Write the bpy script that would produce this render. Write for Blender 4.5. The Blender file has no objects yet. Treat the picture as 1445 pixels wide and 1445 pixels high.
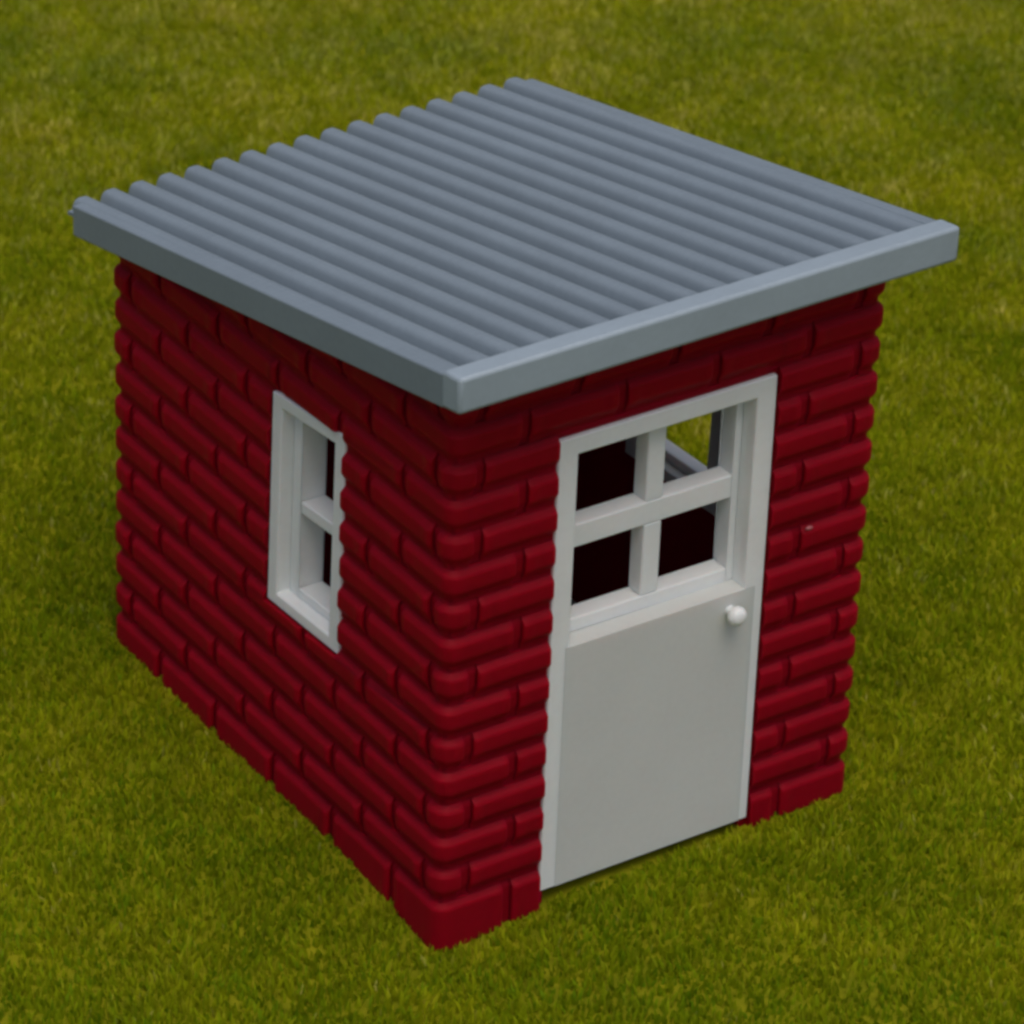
import bpy, bmesh, math, random
import numpy as np
from mathutils import Vector, Matrix

random.seed(7)
rng = np.random.default_rng(11)
sc = bpy.context.scene
COL = sc.collection

# ------------------------------------------------------------------ units
# One unit below is the height of one brick course; U turns it into metres.
U = 0.14
W, D = 13.245, 16.68            # outer width (front) and depth (side)
B = 0.23                        # how far the bricks bulge out of the joints
T = 1.05                        # depth of the inner face behind the outer face
ROOT = Vector((W / 2, D / 2, 0.0))


def ground_h(x, y):
    """Lawn height (course units) at x, y: nearly flat with slow undulation."""
    h = 0.02 + 0.03 * np.sin(x * 0.21 + 0.6) * np.cos(y * 0.17) + 0.02 * np.sin(x * 0.53 + y * 0.41)
    h = h - 0.52 * np.exp(-((x + 0.3) ** 2 + (y + 0.3) ** 2) / (2 * 2.6 ** 2))
    h = h + 0.10 * np.exp(-((x + 0.3) ** 2 + (y - D) ** 2) / (2 * 3.0 ** 2))
    h = h - 0.15 * np.exp(-((x - 6.0) / 5.0) ** 2 - (y / 1.6) ** 2)
    return h


# ------------------------------------------------------------------ materials
def new_mat(name):
    m = bpy.data.materials.new(name)
    m.use_nodes = True
    nt = m.node_tree
    return m, nt, nt.nodes['Principled BSDF'], nt.nodes, nt.links


def plastic(name, col, rough, spec=0.4, vary=0.06, layer=60.0, bump=0.12, sss=0.0):
    """Printed plastic: slightly uneven tone, fine horizontal layer lines."""
    m, nt, bs, N, L = new_mat(name)
    tc = N.new('ShaderNodeTexCoord')
    n1 = N.new('ShaderNodeTexNoise'); n1.inputs['Scale'].default_value = 3.1
    n1.inputs['Detail'].default_value = 5
    n2 = N.new('ShaderNodeTexNoise'); n2.inputs['Scale'].default_value = 38
    n2.inputs['Detail'].default_value = 3
    L.new(tc.outputs['Object'], n1.inputs['Vector']); L.new(tc.outputs['Object'], n2.inputs['Vector'])
    mx = N.new('ShaderNodeMixRGB'); mx.blend_type = 'MIX'; mx.inputs[0].default_value = 0.4
    L.new(n1.outputs['Fac'], mx.inputs[1]); L.new(n2.outputs['Fac'], mx.inputs[2])
    rp = N.new('ShaderNodeValToRGB')
    a = [c * (1 - vary * 2) for c in col] + [1]
    b = [min(1, c * (1 + vary * 2)) for c in col] + [1]
    rp.color_ramp.elements[0].position = 0.3; rp.color_ramp.elements[0].color = a
    rp.color_ramp.elements[1].position = 0.7; rp.color_ramp.elements[1].color = b
    L.new(mx.outputs[0], rp.inputs[0]); L.new(rp.outputs[0], bs.inputs['Base Color'])
    bs.inputs['Roughness'].default_value = rough
    bs.inputs['Specular IOR Level'].default_value = spec
    if sss:
        bs.inputs['Subsurface Weight'].default_value = sss
        bs.inputs['Subsurface Radius'].default_value = (1.0, 0.5, 0.4)
        bs.inputs['Subsurface Scale'].default_value = 0.08
    wv = N.new('ShaderNodeTexWave'); wv.bands_direction = 'Z'
    wv.inputs['Scale'].default_value = layer; wv.inputs['Distortion'].default_value = 0.6
    wv.inputs['Detail'].default_value = 1
    L.new(tc.outputs['Object'], wv.inputs['Vector'])
    ad = N.new('ShaderNodeMath'); ad.operation = 'MULTIPLY_ADD'
    ad.inputs[1].default_value = 0.5
    L.new(n2.outputs['Fac'], ad.inputs[0]); L.new(wv.outputs['Fac'], ad.inputs[2])
    bp = N.new('ShaderNodeBump'); bp.inputs['Strength'].default_value = bump
    bp.inputs['Distance'].default_value = 0.004
    L.new(ad.outputs[0], bp.inputs['Height']); L.new(bp.outputs[0], bs.inputs['Normal'])
    return m


SHEET = plastic('dark_grey_plastic', (0.210, 0.264, 0.304), 0.46, 0.4, 0.04, 40, 0.12)  # darker grey for the roof sheet; on the bargeboards it is painted-in side shade
PANEL = plastic('offwhite_plastic', (0.62, 0.64, 0.61), 0.55, 0.3, 0.02, 34, 0.08, 0.3)
RED = plastic('red_plastic', (0.255, 0.0002, 0.0080), 0.58, 0.10, 0.05, 26, 0.12, 1.0)
GREY = plastic('grey_plastic', (0.310, 0.385, 0.435), 0.46, 0.45, 0.04, 40, 0.12)
WHITE = plastic('white_plastic', (0.82, 0.835, 0.815), 0.50, 0.3, 0.02, 34, 0.06, 0.3)
PALE = plastic('pale_plastic', (0.42, 0.12, 0.13), 0.4, 0.4, 0.02, 30, 0.05)


def ground_mat():
    m, nt, bs, N, L = new_mat('soil_and_thatch')
    tc = N.new('ShaderNodeTexCoord')
    n = N.new('ShaderNodeTexNoise'); n.inputs['Scale'].default_value = 9; n.inputs['Detail'].default_value = 8
    L.new(tc.outputs['Object'], n.inputs['Vector'])
    rp = N.new('ShaderNodeValToRGB')
    rp.color_ramp.elements[0].position = 0.35; rp.color_ramp.elements[0].color = (0.14, 0.16, 0.003, 1)
    rp.color_ramp.elements[1].position = 0.7; rp.color_ramp.elements[1].color = (0.24, 0.235, 0.006, 1)
    L.new(n.outputs['Fac'], rp.inputs[0]); L.new(rp.outputs[0], bs.inputs['Base Color'])
    bs.inputs['Roughness'].default_value = 0.95; bs.inputs['Specular IOR Level'].default_value = 0.1
    return m


def grass_mat():
    m, nt, bs, N, L = new_mat('grass_blades')
    at = N.new('ShaderNodeAttribute'); at.attribute_name = 'tone'
    tc = N.new('ShaderNodeTexCoord')
    n = N.new('ShaderNodeTexNoise'); n.inputs['Scale'].default_value = 1.1; n.inputs['Detail'].default_value = 6
    n.inputs['Roughness'].default_value = 0.65
    L.new(tc.outputs['Object'], n.inputs['Vector'])
    rp = N.new('ShaderNodeValToRGB')                    # hue of single blades
    e = rp.color_ramp.elements
    e[0].position = 0.0; e[0].color = (0.22, 0.33, 0.005, 1)
    e[1].position = 1.0; e[1].color = (0.60, 0.56, 0.10, 1)
    for p, c in ((0.18, (0.30, 0.365, 0.004, 1)), (0.55, (0.375, 0.40, 0.005, 1)), (0.85, (0.46, 0.465, 0.018, 1))):
        k = e.new(p); k.color = c
    L.new(at.outputs['Fac'], rp.inputs[0])
    r2 = N.new('ShaderNodeValToRGB')                    # patches of the lawn
    r2.color_ramp.elements[0].position = 0.36; r2.color_ramp.elements[0].color = (0.66, 0.80, 0.7, 1)
    r2.color_ramp.elements[1].position = 0.66; r2.color_ramp.elements[1].color = (1.16, 1.12, 1.25, 1)
    L.new(n.outputs['Fac'], r2.inputs[0])
    mx = N.new('ShaderNodeMixRGB'); mx.blend_type = 'MULTIPLY'; mx.inputs[0].default_value = 1
    L.new(rp.outputs[0], mx.inputs[1]); L.new(r2.outputs[0], mx.inputs[2])
    L.new(mx.outputs[0], bs.inputs['Base Color'])
    bs.inputs['Roughness'].default_value = 0.7; bs.inputs['Specular IOR Level'].default_value = 0.08
    tr = N.new('ShaderNodeBsdfTranslucent'); L.new(mx.outputs[0], tr.inputs['Color'])
    ms = N.new('ShaderNodeMixShader'); ms.inputs[0].default_value = 0.4
    L.new(bs.outputs[0], ms.inputs[1]); L.new(tr.outputs[0], ms.inputs[2])
    L.new(ms.outputs[0], N['Material Output'].inputs['Surface'])
    return m


# ------------------------------------------------------------------ helpers
def link(name, bm, mat, parent=None, smooth=None, bevel=0.0, seg=2):
    """bmesh in course units, shed space -> mesh object in metres."""
    bmesh.ops.remove_doubles(bm, verts=bm.verts, dist=1e-5)
    bmesh.ops.recalc_face_normals(bm, faces=bm.faces)
    for v in bm.verts:
        v.co = (v.co - ROOT) * U
    me = bpy.data.meshes.new(name); bm.to_mesh(me); bm.free()
    me.materials.append(mat)
    o = bpy.data.objects.new(name, me); COL.objects.link(o)
    if parent is not None:
        o.parent = parent
    if bevel:
        b = o.modifiers.new('bevel', 'BEVEL'); b.width = bevel * U; b.segments = seg
        b.limit_method = 'ANGLE'; b.angle_limit = math.radians(40)
        b.harden_normals = False
    if smooth is not None:
        me.shade_smooth()
        me.set_sharp_from_angle(angle=math.radians(smooth))
    return o


def box(bm, x0, x1, y0, y1, z0, z1):
    v = [bm.verts.new((x, y, z)) for x in (x0, x1) for y in (y0, y1) for z in (z0, z1)]
    for f in ((0, 1, 3, 2), (4, 6, 7, 5), (0, 4, 5, 1), (2, 3, 7, 6), (0, 2, 6, 4), (1, 5, 7, 3)):
        bm.faces.new([v[i] for i in f])
    return v


def prism(bm, pts_a, pts_b):
    a = [bm.verts.new(p) for p in pts_a]; b = [bm.verts.new(p) for p in pts_b]
    n = len(a)
    bm.faces.new(a); bm.faces.new(b[::-1])
    for i in range(n):
        j = (i + 1) % n
        bm.faces.new((a[i], b[i], b[j], a[j]))


def ring(bm, outer, inner):
    """Closed frame: outer and inner loops at two depths."""
    o = [[bm.verts.new(p) for p in l] for l in outer]; i = [[bm.verts.new(p) for p in l] for l in inner]
    n = len(o[0])
    for k in range(n):
        j = (k + 1) % n
        bm.faces.new((o[0][k], o[0][j], i[0][j], i[0][k])); bm.faces.new((o[1][k], i[1][k], i[1][j], o[1][j]))
        bm.faces.new((o[0][k], o[1][k], o[1][j], o[0][j])); bm.faces.new((i[0][k], i[0][j], i[1][j], i[1][k]))


# ------------------------------------------------------------------ roof plane
Z_RIDGE_F, Z_RIDGE_B = 17.50, 13.72         # ridge level at the front and back edges
YF, YB = -1.52, 17.24
SLOPE = (Z_RIDGE_F - Z_RIDGE_B) / (YB - YF)


def zr(y):
    return Z_RIDGE_F - SLOPE * (y - YF)


CORN = {'fl': Vector((-0.90, -1.62)), 'fr': Vector((14.10, -1.42)),
        'bl': Vector((-0.80, 17.10)), 'br': Vector((13.97, 17.38))}


def roof_xy(u, v):
    """u 0..1 left to right, v 0..1 front to back on the slightly crooked roof."""
    a = CORN['fl'].lerp(CORN['fr'], u); b = CORN['bl'].lerp(CORN['br'], u)
    return a.lerp(b, v)


# ------------------------------------------------------------------ bricks
RC = 0.16                                    # corner radius at the joint depth
x0b, x1b, y0b, y1b = B, W - B, B, D - B


def base_point(side, s):
    """Point on the joint-depth outline and its outward normal."""
    if side == 'front': return Vector((s, y0b)), Vector((0, -1))
    if side == 'back': return Vector((s, y1b)), Vector((0, 1))
    if side == 'left': return Vector((x0b, s)), Vector((-1, 0))
    return Vector((x1b, s)), Vector((1, 0))


def run(side, s0, s1, n):
    return [base_point(side, s0 + (s1 - s0) * i / n) for i in range(n + 1)]


def corner_arc(cx, cy, a0, a1, n=5):
    out = []
    for i in range(n + 1):
        a = a0 + (a1 - a0) * i / n
        d = Vector((math.cos(a), math.sin(a)))
        out.append((Vector((cx, cy)) + d * RC, d))
    return out


def path_corner(c, la, lb):
    """Path round a corner: from la along one wall to lb along the next."""
    P = math.pi
    if c == 'fl':
        return run('left', la, y0b + RC, 6) + corner_arc(x0b + RC, y0b + RC, P, 1.5 * P)[1:-1] + run('front', x0b + RC, lb, 6)
    if c == 'fr':
        return run('front', la, x1b - RC, 6) + corner_arc(x1b - RC, y0b + RC, 1.5 * P, 2 * P)[1:-1] + run('right', y0b + RC, lb, 6)
    if c == 'br':
        return run('right', la, y1b - RC, 6) + corner_arc(x1b - RC, y1b - RC, 0, 0.5 * P)[1:-1] + run('back', x1b - RC, lb, 6)
    return run('back', la, x0b + RC, 6) + corner_arc(x0b + RC, y1b - RC, 0.5 * P, P)[1:-1] + run('left', y1b - RC, lb, 6)


NP = 24


def face(t):
    """Section of a course: narrow joint, sloping underside, flat face, tight top edge."""
    lo = min(1.0, max(0.0, (t - 0.09) / 0.32)); hi = min(1.0, max(0.0, (0.95 - t) / 0.20))
    sm = lambda k: k * k * (3 - 2 * k)
    return 0.33 + 0.67 * sm(lo) ** 0.85 * sm(hi) ** 0.6




def refine_ends(path):
    """Extra stations close to both ends so the end can be rounded off."""
    def ins(p, q, dist):
        t = dist / max((q[0] - p[0]).length, 1e-6)
        return (p[0].lerp(q[0], t), p[1])
    a = [path[0]] + [ins(path[0], path[1], d) for d in (0.03, 0.08, 0.26, 0.31)]
    b = [ins(path[-1], path[-2], d) for d in (0.31, 0.26, 0.08, 0.03)] + [path[-1]]
    fac = [0.88, 0.98, 1.08, 1.08, 1.0]
    cum = [0.0]
    for p, q in zip(path[:-1], path[1:]):
        cum.append(cum[-1] + (q[0] - p[0]).length)
    mid = [p for p, c in zip(path, cum) if 0.335 < c < cum[-1] - 0.335]
    return a + mid + b, fac + [1.0] * len(mid) + fac[::-1]


def brick_bm(path, row, jig):
    path, fac = refine_ends(path)
    bm = bmesh.new()
    rings = []
    top, bot = 0.996, 0.004
    if row == 0:
        bot = -1.2
    for (p, n), f in zip(path, fac):
        ring = []
        for i in range(NP + 1):
            t = i / NP
            z = row + 0.004 + (top - 0.004) * t
            a = 1.0
            if row == 0 and t < 0.5:         # bottom course runs straight down into the turf
                z = -1.2 + 1.76 * (2 * t); a = 0.0
            d = (B + jig) * f * (1.0 if a == 0.0 else face(t))
            q = p + n * d
            ring.append(bm.verts.new((q.x, q.y, z)))
        q = p - n * 0.06
        ring.append(bm.verts.new((q.x, q.y, row + top)))
        ring.append(bm.verts.new((q.x, q.y, row + bot)))
        rings.append(ring)
    m = len(rings[0])
    for a, b in zip(rings[:-1], rings[1:]):
        for i in range(m):
            j = (i + 1) % m
            bm.faces.new((a[i], a[j], b[j], b[i]))
    bm.faces.new(rings[0][::-1]); bm.faces.new(rings[-1])
    return bm


def cut(bm, co, no, keep_out):
    """Slice by a plane and close the cut; keep_out keeps the normal side."""
    g = bm.verts[:] + bm.edges[:] + bm.faces[:]
    r = bmesh.ops.bisect_plane(bm, geom=g, plane_co=co, plane_no=no, dist=1e-6,
                               clear_outer=not keep_out, clear_inner=keep_out)
    ed = [e for e in r['geom_cut'] if isinstance(e, bmesh.types.BMEdge) and e.is_valid and len(e.link_faces) == 1]
    if ed:
        bmesh.ops.edgenet_fill(bm, edges=ed)


def subtract(bm, planes):
    """Parts of bm outside the convex opening bounded by planes (co, outward no)."""
    out = []
    for co, no in planes:
        side = [(v.co - co).dot(no) for v in bm.verts]
        if not side:
            break
        if max(side) <= 1e-6:
            continue
        if min(side) >= -1e-6:
            out.append(bm); return out
        c = bm.copy(); cut(c, co, no, True)
        if c.verts: out.append(c)
        cut(bm, co, no, False)
        if not bm.verts:
            break
    bm.free()
    return out


def quad_planes(side, q):
    """q: (s, z) corners anticlockwise seen with s to the right, z up."""
    pl = []
    for (s0, z0), (s1, z1) in zip(q, q[1:] + q[:1]):
        ds, dz = s1 - s0, z1 - z0
        ns, nz = dz, -ds
        if side in ('front', 'back'):
            pl.append((Vector((s0, 0, z0)), Vector((ns, 0, nz)).normalized()))
        else:
            pl.append((Vector((0, s0, z0)), Vector((0, ns, nz)).normalized()))
    return pl


DOOR_Q = [(3.19, -2.0), (9.96, -2.0), (9.96, 13.98), (3.19, 13.98)]
# corners of the side window frame (y, z): the printed frame sits a little askew
WIN_FR = {'bn': (5.14, 5.80), 'bf': (8.62, 5.66), 'tf': (8.47, 12.00), 'tn': (5.00, 12.38)}
WIN_Q = [(5.10, 5.76), (8.66, 5.62), (8.51, 12.05), (4.97, 12.42)]


def wide(y):
    """The far window sits a little further back and is wider than the near one."""
    return y + 0.55 + (y - 6.8) * 0.24


OPEN = {'front': quad_planes('front', DOOR_Q), 'left': quad_planes('left', WIN_Q), 'right': quad_planes('right', [(wide(p), q + 0.35) for p, q in WIN_Q])}

ODD_F = [0.85 + 2.872 * k for k in range(5)]      # vertical joints, front and back walls
EVEN_F = [2.20 + 2.872 * k for k in range(4)]
ODD_S = [0.78 + 2.965 * k for k in range(6)]      # side walls
EVEN_S = [2.22 + 2.965 * k for k in range(5)]
GAP = 0.15
wall = bmesh.new()


def add_bm(dst, src):
    me = bpy.data.meshes.new('tmp'); src.to_mesh(me); src.free()
    dst.from_mesh(me); bpy.data.meshes.remove(me)


def put(path, row, side, jig=None):
    bm = brick_bm(path, row, random.uniform(-0.012, 0.018) if jig is None else jig)
    cut(bm, Vector((0, 0, zr(0) - 0.42)), Vector((0, SLOPE, 1)).normalized(), False)
    if not bm.verts:
        bm.free(); return
    parts = [bm]
    if side in OPEN:
        parts = subtract(bm, OPEN[side])
    for p in parts:
        add_bm(wall, p)


for row in range(17):
    o = row % 2 == 1
    jf = ODD_F if o else EVEN_F
    js = ODD_S if o else EVEN_S
    jb = lambda: random.uniform(-0.035, 0.035)
    JF = [j + jb() for j in jf]; JS = [j + jb() for j in js]; JB = jf; JR = js
    for side, J in (('front', JF), ('back', JB), ('left', JS), ('right', JR)):
        for a, b in zip(J[:-1], J[1:]):
            put(run(side, a + GAP, b - GAP, 10), row, side)
    for side, e in (('front', W), ('back', W), ('left', D), ('right', D)):      # shallow mortar bed
        put(run(side, 0.45, e - 0.45, 10), row, side, -0.135)
    put(path_corner('fl', JS[0] - GAP, JF[0] - GAP), row, '')
    put(path_corner('fr', JF[-1] + GAP, JR[0] - GAP), row, '')
    put(path_corner('br', JR[-1] + GAP, JB[-1] + GAP), row, '')
    put(path_corner('bl', JB[0] - GAP, JS[-1] + GAP), row, '')

# the solid wall behind the bricks
CB = 0.233
zb = -1.2


def top(y):
    return zr(y) - 0.44


def side_slab(x0, x1, hole):
    (ya, yb_, za, zc) = hole
    y0, y1 = CB, D - CB
    for (p0, p1, lo, hi) in ((y0, ya, zb, None), (yb_, y1, zb, None), (ya, yb_, zb, za), (ya, yb_, zc, None)):
        h0 = hi if hi is not None else top(p0); h1 = hi if hi is not None else top(p1)
        a = [(x0, p0, lo), (x0, p1, lo), (x0, p1, h1), (x0, p0, h0)]
        prism(wall, a, [(x1, y, z) for _, y, z in a])


HOLE = (5.30, 8.36, 5.95, 11.85)
side_slab(CB, T, HOLE)
side_slab(W - T, W - CB, (wide(5.30), wide(8.36), 6.30, 12.20))
for (xa, xb, lo) in ((T, 3.42, zb), (9.72, W - T, zb), (3.42, 9.72, 13.58)):
    a = [(xa, CB, lo), (xa, T, lo), (xa, T, top(T)), (xa, CB, top(CB))]
    prism(wall, a, [(xb, y, z) for _, y, z in a])
a = [(T, D - T, zb), (T, D - CB, zb), (T, D - CB, top(D - CB)), (T, D - T, top(D - T))]
prism(wall, a, [(W - T, y, z) for _, y, z in a])

shed = bpy.data.objects.new('garden_shed', None)
shed.empty_display_size = 0.4
COL.objects.link(shed)
shed.location = ROOT * U
shed['label'] = 'red brick lean-to shed with grey corrugated roof and white half-glazed door, on the lawn'
shed['category'] = 'shed'
link('brick_wall', wall, RED, shed, smooth=38)

fl = bmesh.new()
box(fl, T + 0.01, W - T - 0.01, T + 0.21, D - T - 0.01, -1.0, 0.12)  # unseen pale slab, added to bounce light up into the interior
link('floor', fl, WHITE, shed)

# small pale blob of plastic left on one brick by the door
fl = bmesh.new()
bmesh.ops.create_icosphere(fl, subdivisions=2, radius=0.11,
                           matrix=Matrix.Translation((11.18, 0.0, 8.92)) @ Matrix.Diagonal((1.1, 0.45, 0.55, 1)))
link('plastic_blob', fl, PALE, shed, smooth=60)

# ------------------------------------------------------------------ door
FX0, FX1, FZ0, FZ1 = 3.235, 9.885, 0.27, 13.79
FY = 0.10
JX0, JX1, JZ1 = 3.82, 9.29, 13.26           # inner faces of the frame
LEDGE = 7.62
SY0, SY1 = 0.64, 1.22                       # sash front and back

bm = bmesh.new()                            # door leaf: the solid lower half with its ledge
box(bm, 3.70, 9.62, FY - 0.006, SY1 - 0.02, FZ0 - 0.004, LEDGE)
door = link('door', bm, PANEL, shed, bevel=0.012)
bm = bmesh.new()
ring(bm, [[(FX0, y, FZ0), (FX1, y, FZ0), (FX1, y, FZ1), (FX0, y, FZ1)] for y in (FY, SY1)],
     [[(JX0, y, FZ0 + 0.24), (JX1, y, FZ0 + 0.24), (JX1, y, JZ1), (JX0, y, JZ1)] for y in (FY, SY1)])
link('door_frame', bm, WHITE, door, bevel=0.04)
bm = bmesh.new()
gx0, gx1, gz0, gz1 = JX0 + 0.003, JX1 - 0.003, LEDGE + 0.003, JZ1 - 0.003
box(bm, gx0, gx0 + 0.22, SY0, SY1, gz0, gz1)
box(bm, gx1 - 0.22, gx1, SY0, SY1, gz0, gz1)
mx0, mx1 = 6.36, 6.90
box(bm, gx0 + 0.22, gx1 - 0.22, SY0, SY1, gz0, 8.02)
box(bm, gx0 + 0.22, gx1 - 0.22, SY0, SY1, 12.95, gz1)
box(bm, gx0 + 0.22, gx1 - 0.22, SY0, SY1, 10.14, 10.82)
box(bm, mx0, mx1, SY0 + 0.004, SY1 - 0.004, 8.02, 10.14)
box(bm, mx0, mx1, SY0 + 0.004, SY1 - 0.004, 10.82, 12.95)
link('window_sash', bm, WHITE, door, bevel=0.045)
bm = bmesh.new()                            # turned knob
prof = [(0.0, 0.0), (0.22, 0.0), (0.24, -0.05), (0.17, -0.10), (0.16, -0.20), (0.26, -0.26), (0.35, -0.36),
        (0.375, -0.48), (0.34, -0.60), (0.24, -0.69), (0.12, -0.73), (0.0, -0.74)]
NS = 28
rings = []
for r, d in prof[1:-1]:
    rings.append([bm.verts.new((8.85 + 0.72 * r * math.cos(k * 2 * math.pi / NS), FY + 0.04 + 0.78 * d, 7.10 + 0.72 * r * math.sin(k * 2 * math.pi / NS))) for k in range(NS)])
for a, b in zip(rings[:-1], rings[1:]):
    for k in range(NS):
        bm.faces.new((a[k], a[(k + 1) % NS], b[(k + 1) % NS], b[k]))
bm.faces.new(rings[0]); bm.faces.new(rings[-1])
link('door_knob', bm, WHITE, door, smooth=50)


# ------------------------------------------------------------------ side windows
def window(flip):
    """Two-pane window; built in the left wall, mirrored into the right one."""
    def wp(a, b, x):
        # a 0..1 near to far, b 0..1 bottom to top on the slightly askew frame
        lo = Vector(WIN_FR['bn']).lerp(Vector(WIN_FR['bf']), a); hi = Vector(WIN_FR['tn']).lerp(Vector(WIN_FR['tf']), a)
        p = lo.lerp(hi, b)
        return (W - x, wide(p.x), p.y + 0.35) if flip else (x, p.x, p.y)

    def wbox(bm, a0, a1, b0, b1, x0, x1):
        prism(bm, [wp(a0, b0, x0), wp(a1, b0, x0), wp(a1, b1, x0), wp(a0, b1, x0)],
              [wp(a0, b0, x1), wp(a1, b0, x1), wp(a1, b1, x1), wp(a0, b1, x1)])
    fx, ex = 0.10, (1.052 if flip else 1.32)
    na, nb = 0.135, 0.058
    bm = bmesh.new()
    ring(bm, [[wp(a, b, x) for a, b in ((0, 0), (1, 0), (1, 1), (0, 1))] for x in (fx, ex)],
         [[wp(a, b, x) for a, b in ((na, nb), (1 - na, nb), (1 - na, 1 - nb), (na, 1 - nb))] for x in (fx, ex)])
    fr = link('window', bm, WHITE, shed, bevel=0.05)
    bm = bmesh.new()
    s0, s1 = na + 0.001, 1 - na - 0.001
    sx, se = (0.30, 0.74) if flip else (0.48, 1.22)
    sw, sh = (0.05 if flip else 0.13), 0.045
    z0, z1 = nb + 0.0005, 1 - nb - 0.0005
    wbox(bm, s0, s0 + sw, z0, z1, sx, se); wbox(bm, s1 - sw, s1, z0, z1, sx, se)
    wbox(bm, s0 + sw, s1 - sw, z0, z0 + sh, sx, se); wbox(bm, s0 + sw, s1 - sw, z1 - sh, z1, sx, se)
    wbox(bm, s0 + sw, s1 - sw, 0.462, 0.518, sx + 0.003, se - 0.003)
    link('window_sash', bm, WHITE, fr, bevel=0.04)
    return fr


window(False)
window(True)

# ------------------------------------------------------------------ roof
NR = 17
AMP = 0.31
prof = []
for k in range(NR):
    for i in range(20):
        t = i / 20
        prof.append(((k + t) / NR, AMP * (max(0.0, 1 - (abs(2 * t - 1) / 0.68) ** 3.6) ** 0.62) - AMP))
prof.append((1.0, -AMP))
bm = bmesh.new()
OUT = 0.002                                  # the sheet laps a little over the bargeboards
v0 = (0.62) / (YB - YF)
rows = []
NV = 14
for j in range(NV + 1):
    v = v0 + (1.017 - v0) * j / NV
    ring_t, ring_b = [], []
    for u, h in prof:
        p = roof_xy(-OUT + u * (1 + 2 * OUT), v)
        z = Z_RIDGE_F + (Z_RIDGE_B - Z_RIDGE_F) * v
        ring_t.append(bm.verts.new((p.x, p.y, z + h)))
        ring_b.append(bm.verts.new((p.x, p.y, z - AMP - 0.10)))
    rows.append((ring_t, ring_b))
n = len(prof)
for (t0, b0), (t1, b1) in zip(rows[:-1], rows[1:]):
    for i in range(n - 1):
        bm.faces.new((t0[i], t0[i + 1], t1[i + 1], t1[i]))
        bm.faces.new((b0[i], b1[i], b1[i + 1], b0[i + 1]))
    bm.faces.new((t0[0], t1[0], b1[0], b0[0])); bm.faces.new((t0[-1], b0[-1], b1[-1], t1[-1]))
for t, b in (rows[0], rows[-1]):
    for i in range(n - 1):
        bm.faces.new((t[i], b[i], b[i + 1], t[i + 1]))
roof = link('roof', bm, SHEET, shed, smooth=50)


def roof_box(u0, u1, v_0, v_1, d0, d1, dv0=None, dv1=None):
    """Board following the roof: d0/d1 are bottom/top below ridge level."""
    bm = bmesh.new()
    def P(u, v, d):
        p = roof_xy(u, v)
        return (p.x, p.y, Z_RIDGE_F + (Z_RIDGE_B - Z_RIDGE_F) * v + d)
    a = [P(u0, v_0, d0), P(u1, v_0, d0), P(u1, v_0, d1), P(u0, v_0, d1)]
    b = [P(u0, v_1, d0 if dv0 is None else dv0), P(u1, v_1, d0 if dv0 is None else dv0),
         P(u1, v_1, d1 if dv1 is None else dv1), P(u0, v_1, d1 if dv1 is None else dv1)]
    prism(bm, a, b)
    return bm


vf = 0.80 / (YB - YF)
# front fascia: its top stands a little proud of the ridges and is level front to back
dz = (Z_RIDGE_F - Z_RIDGE_B) * vf
bm = roof_box(-0.0045, 1.0045, 0, vf, -0.90, 0.09, -0.90, 0.03 + dz * 0.6)
link('fascia', bm, GREY, roof, bevel=0.11, seg=3, smooth=40)
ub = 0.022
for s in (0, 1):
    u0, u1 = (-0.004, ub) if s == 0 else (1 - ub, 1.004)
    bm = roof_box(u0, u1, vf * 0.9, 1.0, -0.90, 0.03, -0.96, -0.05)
    link('bargeboard', bm, SHEET, roof, bevel=0.05)  # shade of the side face put into the board colour
# closing board under the sheet, above the walls
bm = roof_box(ub + 0.0005, 1 - ub - 0.0005, vf + 0.0005, 0.985, -0.55, -AMP - 0.104)
link('roof_deck', bm, GREY, roof)

# ------------------------------------------------------------------ ground and grass
gx = np.concatenate([[-60, -40, -25], np.linspace(-16, 44, 90), [60, 80, 110]])
gy = np.concatenate([[-60, -40, -30], np.linspace(-22, 66, 120), [80, 100, 140]])
X, Y = np.meshgrid(gx, gy, indexing='ij')
Z = ground_h(X, Y)
verts = np.stack([X.ravel(), Y.ravel(), Z.ravel()], 1)
verts = (verts - np.array(ROOT)) * U
nx, ny = len(gx), len(gy)
ii, jj = np.meshgrid(np.arange(nx - 1), np.arange(ny - 1), indexing='ij')
i0 = (ii * ny + jj).ravel()
faces = np.stack([i0, i0 + ny, i0 + ny + 1, i0 + 1], 1)
me = bpy.data.meshes.new('ground'); me.from_pydata(verts.tolist(), [], faces.tolist()); me.shade_smooth()
me.materials.append(ground_mat())
g = bpy.data.objects.new('ground', me); COL.objects.link(g); g.location = ROOT * U
g['kind'] = 'structure'; g['label'] = 'soil and thatch under the mown lawn'; g['category'] = 'ground'


def vnoise(x, y, s, seed):
    """Cheap smooth value noise for clumps."""
    r = np.random.default_rng(seed).random((256, 256))
    xs, ys = x * s + 100, y * s + 100
    xi, yi = np.floor(xs).astype(int), np.floor(ys).astype(int)
    fx, fy = xs - xi, ys - yi
    fx = fx * fx * (3 - 2 * fx); fy = fy * fy * (3 - 2 * fy)
    a = r[xi % 256, yi % 256]; b = r[(xi + 1) % 256, yi % 256]
    c = r[xi % 256, (yi + 1) % 256]; d = r[(xi + 1) % 256, (yi + 1) % 256]
    return (a * (1 - fx) + b * fx) * (1 - fy) + (c * (1 - fx) + d * fx) * fy


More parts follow.
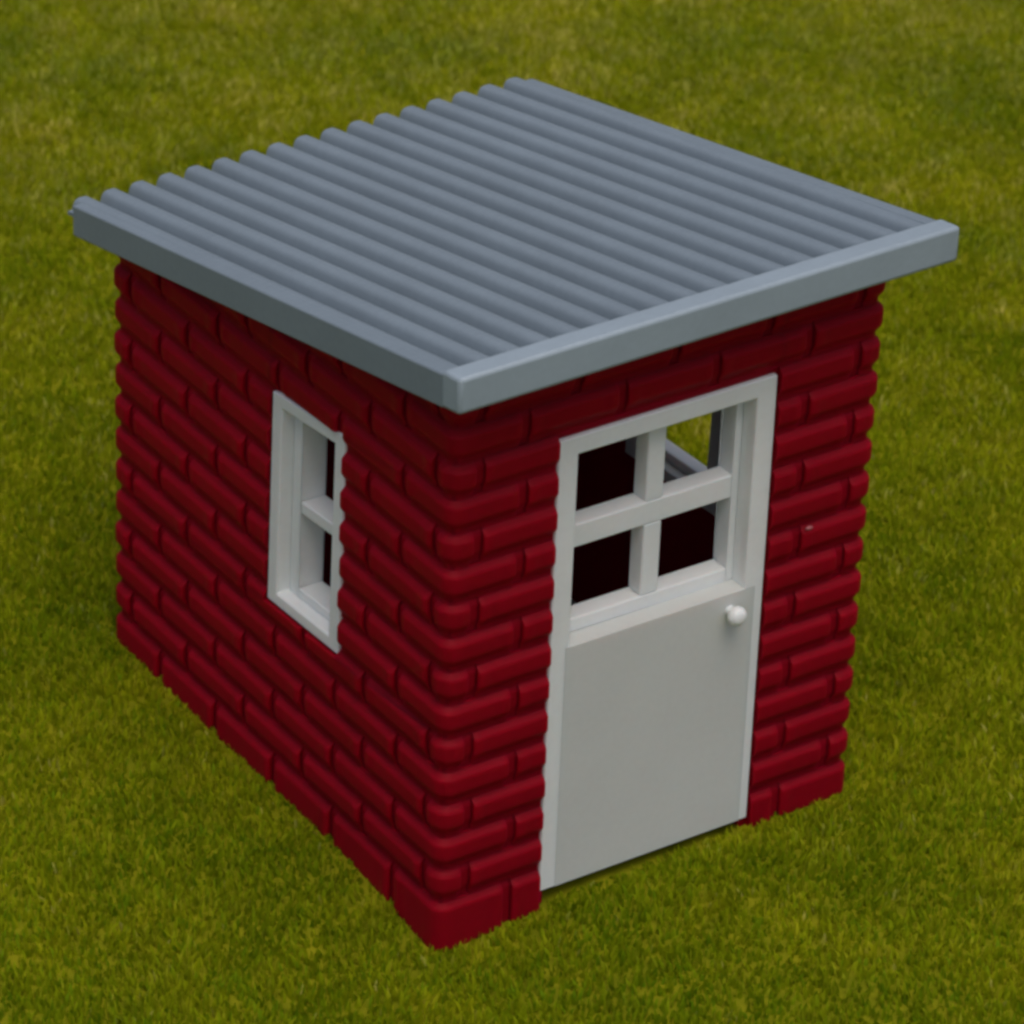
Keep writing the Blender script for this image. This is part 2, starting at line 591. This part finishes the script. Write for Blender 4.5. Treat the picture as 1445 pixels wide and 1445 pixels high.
def grass():
    # lawn area around the shed, in course units, a strip turned towards the camera
    ca, sa = math.cos(0.61), math.sin(0.61)
    n = 560000
    lat = rng.uniform(-33, 33, n); dep = rng.uniform(-34, 60, n)
    cx, cy = W / 2, D / 2
    x = cx + lat * ca + dep * sa
    y = cy - lat * sa + dep * ca
    inside = (x > 0.12) & (x < W - 0.12) & (y > 0.12) & (y < D - 0.12)
    x, y = x[~inside], y[~inside]
    n = len(x)
    clump = vnoise(x, y, 0.9, 1); big = vnoise(x, y, 0.16, 2); fine = vnoise(x, y, 2.3, 3)
    h = 0.24 + 0.12 * clump + rng.normal(0, 0.05, n) + 0.06 * big
    h = np.clip(h, 0.14, 0.6)
    edge = np.minimum.reduce([np.abs(x), np.abs(y), np.abs(x - W), np.abs(y - D)])
    near = ((x > -0.6) & (x < W + 0.6) & (y > -0.6) & (y < D + 0.6))
    h = np.where(near, h * (0.55 + 0.5 * np.clip(edge / 0.6, 0, 1)), h)
    wd = rng.uniform(0.032, 0.066, n)
    az = rng.uniform(0, 2 * np.pi, n)
    dirn = 2 * np.pi * vnoise(x, y, 0.45, 4) * 2
    lean = rng.uniform(0.05, 0.6, n)
    lx = lean * (0.85 * np.cos(az) + 0.3 * np.cos(dirn)); ly = lean * (0.85 * np.sin(az) + 0.3 * np.sin(dirn))
    fa = rng.uniform(0, np.pi, n)
    sxv, syv = np.cos(fa), np.sin(fa)
    z0 = ground_h(x, y) - 0.03
    P = np.empty((n, 5, 3))
    for k, (t, ws) in enumerate(((0, 1), (0, -1), (0.55, -0.85), (0.55, 0.85), (1, 0))):
        b = t ** 1.7
        P[:, k, 0] = x + lx * h * b + sxv * wd * ws
        P[:, k, 1] = y + ly * h * b + syv * wd * ws
        P[:, k, 2] = z0 + h * (t - 0.22 * b * lean)
    P = (P - np.array(ROOT)) * U
    me = bpy.data.meshes.new('grass')
    me.vertices.add(n * 5); me.vertices.foreach_set('co', P.astype(np.float32).ravel())
    base = (np.arange(n) * 5)[:, None]
    loops = np.concatenate([base + np.array([0, 1, 2, 3]), base + np.array([3, 2, 4])], 1).ravel()
    me.loops.add(n * 7); me.loops.foreach_set('vertex_index', loops.astype(np.int32))
    me.polygons.add(n * 2)
    ls = (np.arange(n) * 7)[:, None] + np.array([0, 4])
    me.polygons.foreach_set('loop_start', ls.ravel().astype(np.int32))
    me.update(calc_edges=True); me.validate()
    dep_frac = (dep[~inside] + 32) / 92  # blade tone gets paler from front to back
    tone = np.clip(-0.20 + 0.72 * dep_frac + 0.25 * fine + 0.30 * clump + rng.normal(0.12, 0.20, n), 0, 1)
    at = me.attributes.new('tone', 'FLOAT', 'POINT')
    at.data.foreach_set('value', np.repeat(tone, 5).astype(np.float32))
    me.materials.append(grass_mat())
    o = bpy.data.objects.new('grass', me); COL.objects.link(o); o.location = ROOT * U
    o['kind'] = 'stuff'; o['label'] = 'short olive green lawn grass around the shed'; o['category'] = 'grass'


grass()

# ------------------------------------------------------------------ light
SUN_EL, SUN_AZ = math.radians(70), math.radians(-109)     # azimuth from +x, anticlockwise
d = Vector((math.cos(SUN_EL) * math.cos(SUN_AZ), math.cos(SUN_EL) * math.sin(SUN_AZ), math.sin(SUN_EL)))
wd = bpy.data.worlds.new('World'); sc.world = wd; wd.use_nodes = True
nt = wd.node_tree
sky = nt.nodes.new('ShaderNodeTexSky'); sky.sky_type = 'NISHITA'; sky.sun_disc = False
sky.sun_elevation = SUN_EL; sky.sun_rotation = math.pi / 2 - SUN_AZ
sky.dust_density = 6.0; sky.air_density = 0.7; sky.ozone_density = 1.0
nt.links.new(sky.outputs[0], nt.nodes['Background'].inputs[0])
nt.nodes['Background'].inputs[1].default_value = 0.15
sun = bpy.data.lights.new('sun', 'SUN'); sun.energy = 0.55; sun.angle = math.radians(35); sun.color = (1, 0.98, 0.94)
so = bpy.data.objects.new('sun', sun); COL.objects.link(so)
so.rotation_euler = d.to_track_quat('Z', 'Y').to_euler()

# ------------------------------------------------------------------ camera
yaw, pitch, roll = 0.610013318, 0.542079357, 0.0412888382
pos = Vector((-59.6481776, -87.9306296, 76.8746408)) * U
fw = Vector((math.sin(yaw) * math.cos(pitch), math.cos(yaw) * math.cos(pitch), -math.sin(pitch)))
r = fw.cross(Vector((0, 0, 1))).normalized(); u = r.cross(fw)
c, s = math.cos(roll), math.sin(roll)
r2, u2 = c * r + s * u, -s * r + c * u
cd = bpy.data.cameras.new('camera'); co = bpy.data.objects.new('camera', cd); COL.objects.link(co)
M = Matrix((r2, u2, -fw)).transposed().to_4x4(); M.translation = pos
co.matrix_world = M
cd.sensor_width = 36; cd.lens = 7193.36733 / 1445 * 36
cd.clip_start = 0.5; cd.clip_end = 300
cd.dof.use_dof = True; cd.dof.focus_distance = (Vector((3, 3, 6)) * U - pos).dot(fw); cd.dof.aperture_fstop = 2.4
sc.camera = co

vs = sc.view_settings
vs.view_transform = 'Standard'; vs.look = 'None'; vs.gamma = 1; vs.use_curve_mapping = False
vs.exposure = -0.32
sc.cycles.filter_width = 3.1
sc.cycles.use_denoising = True
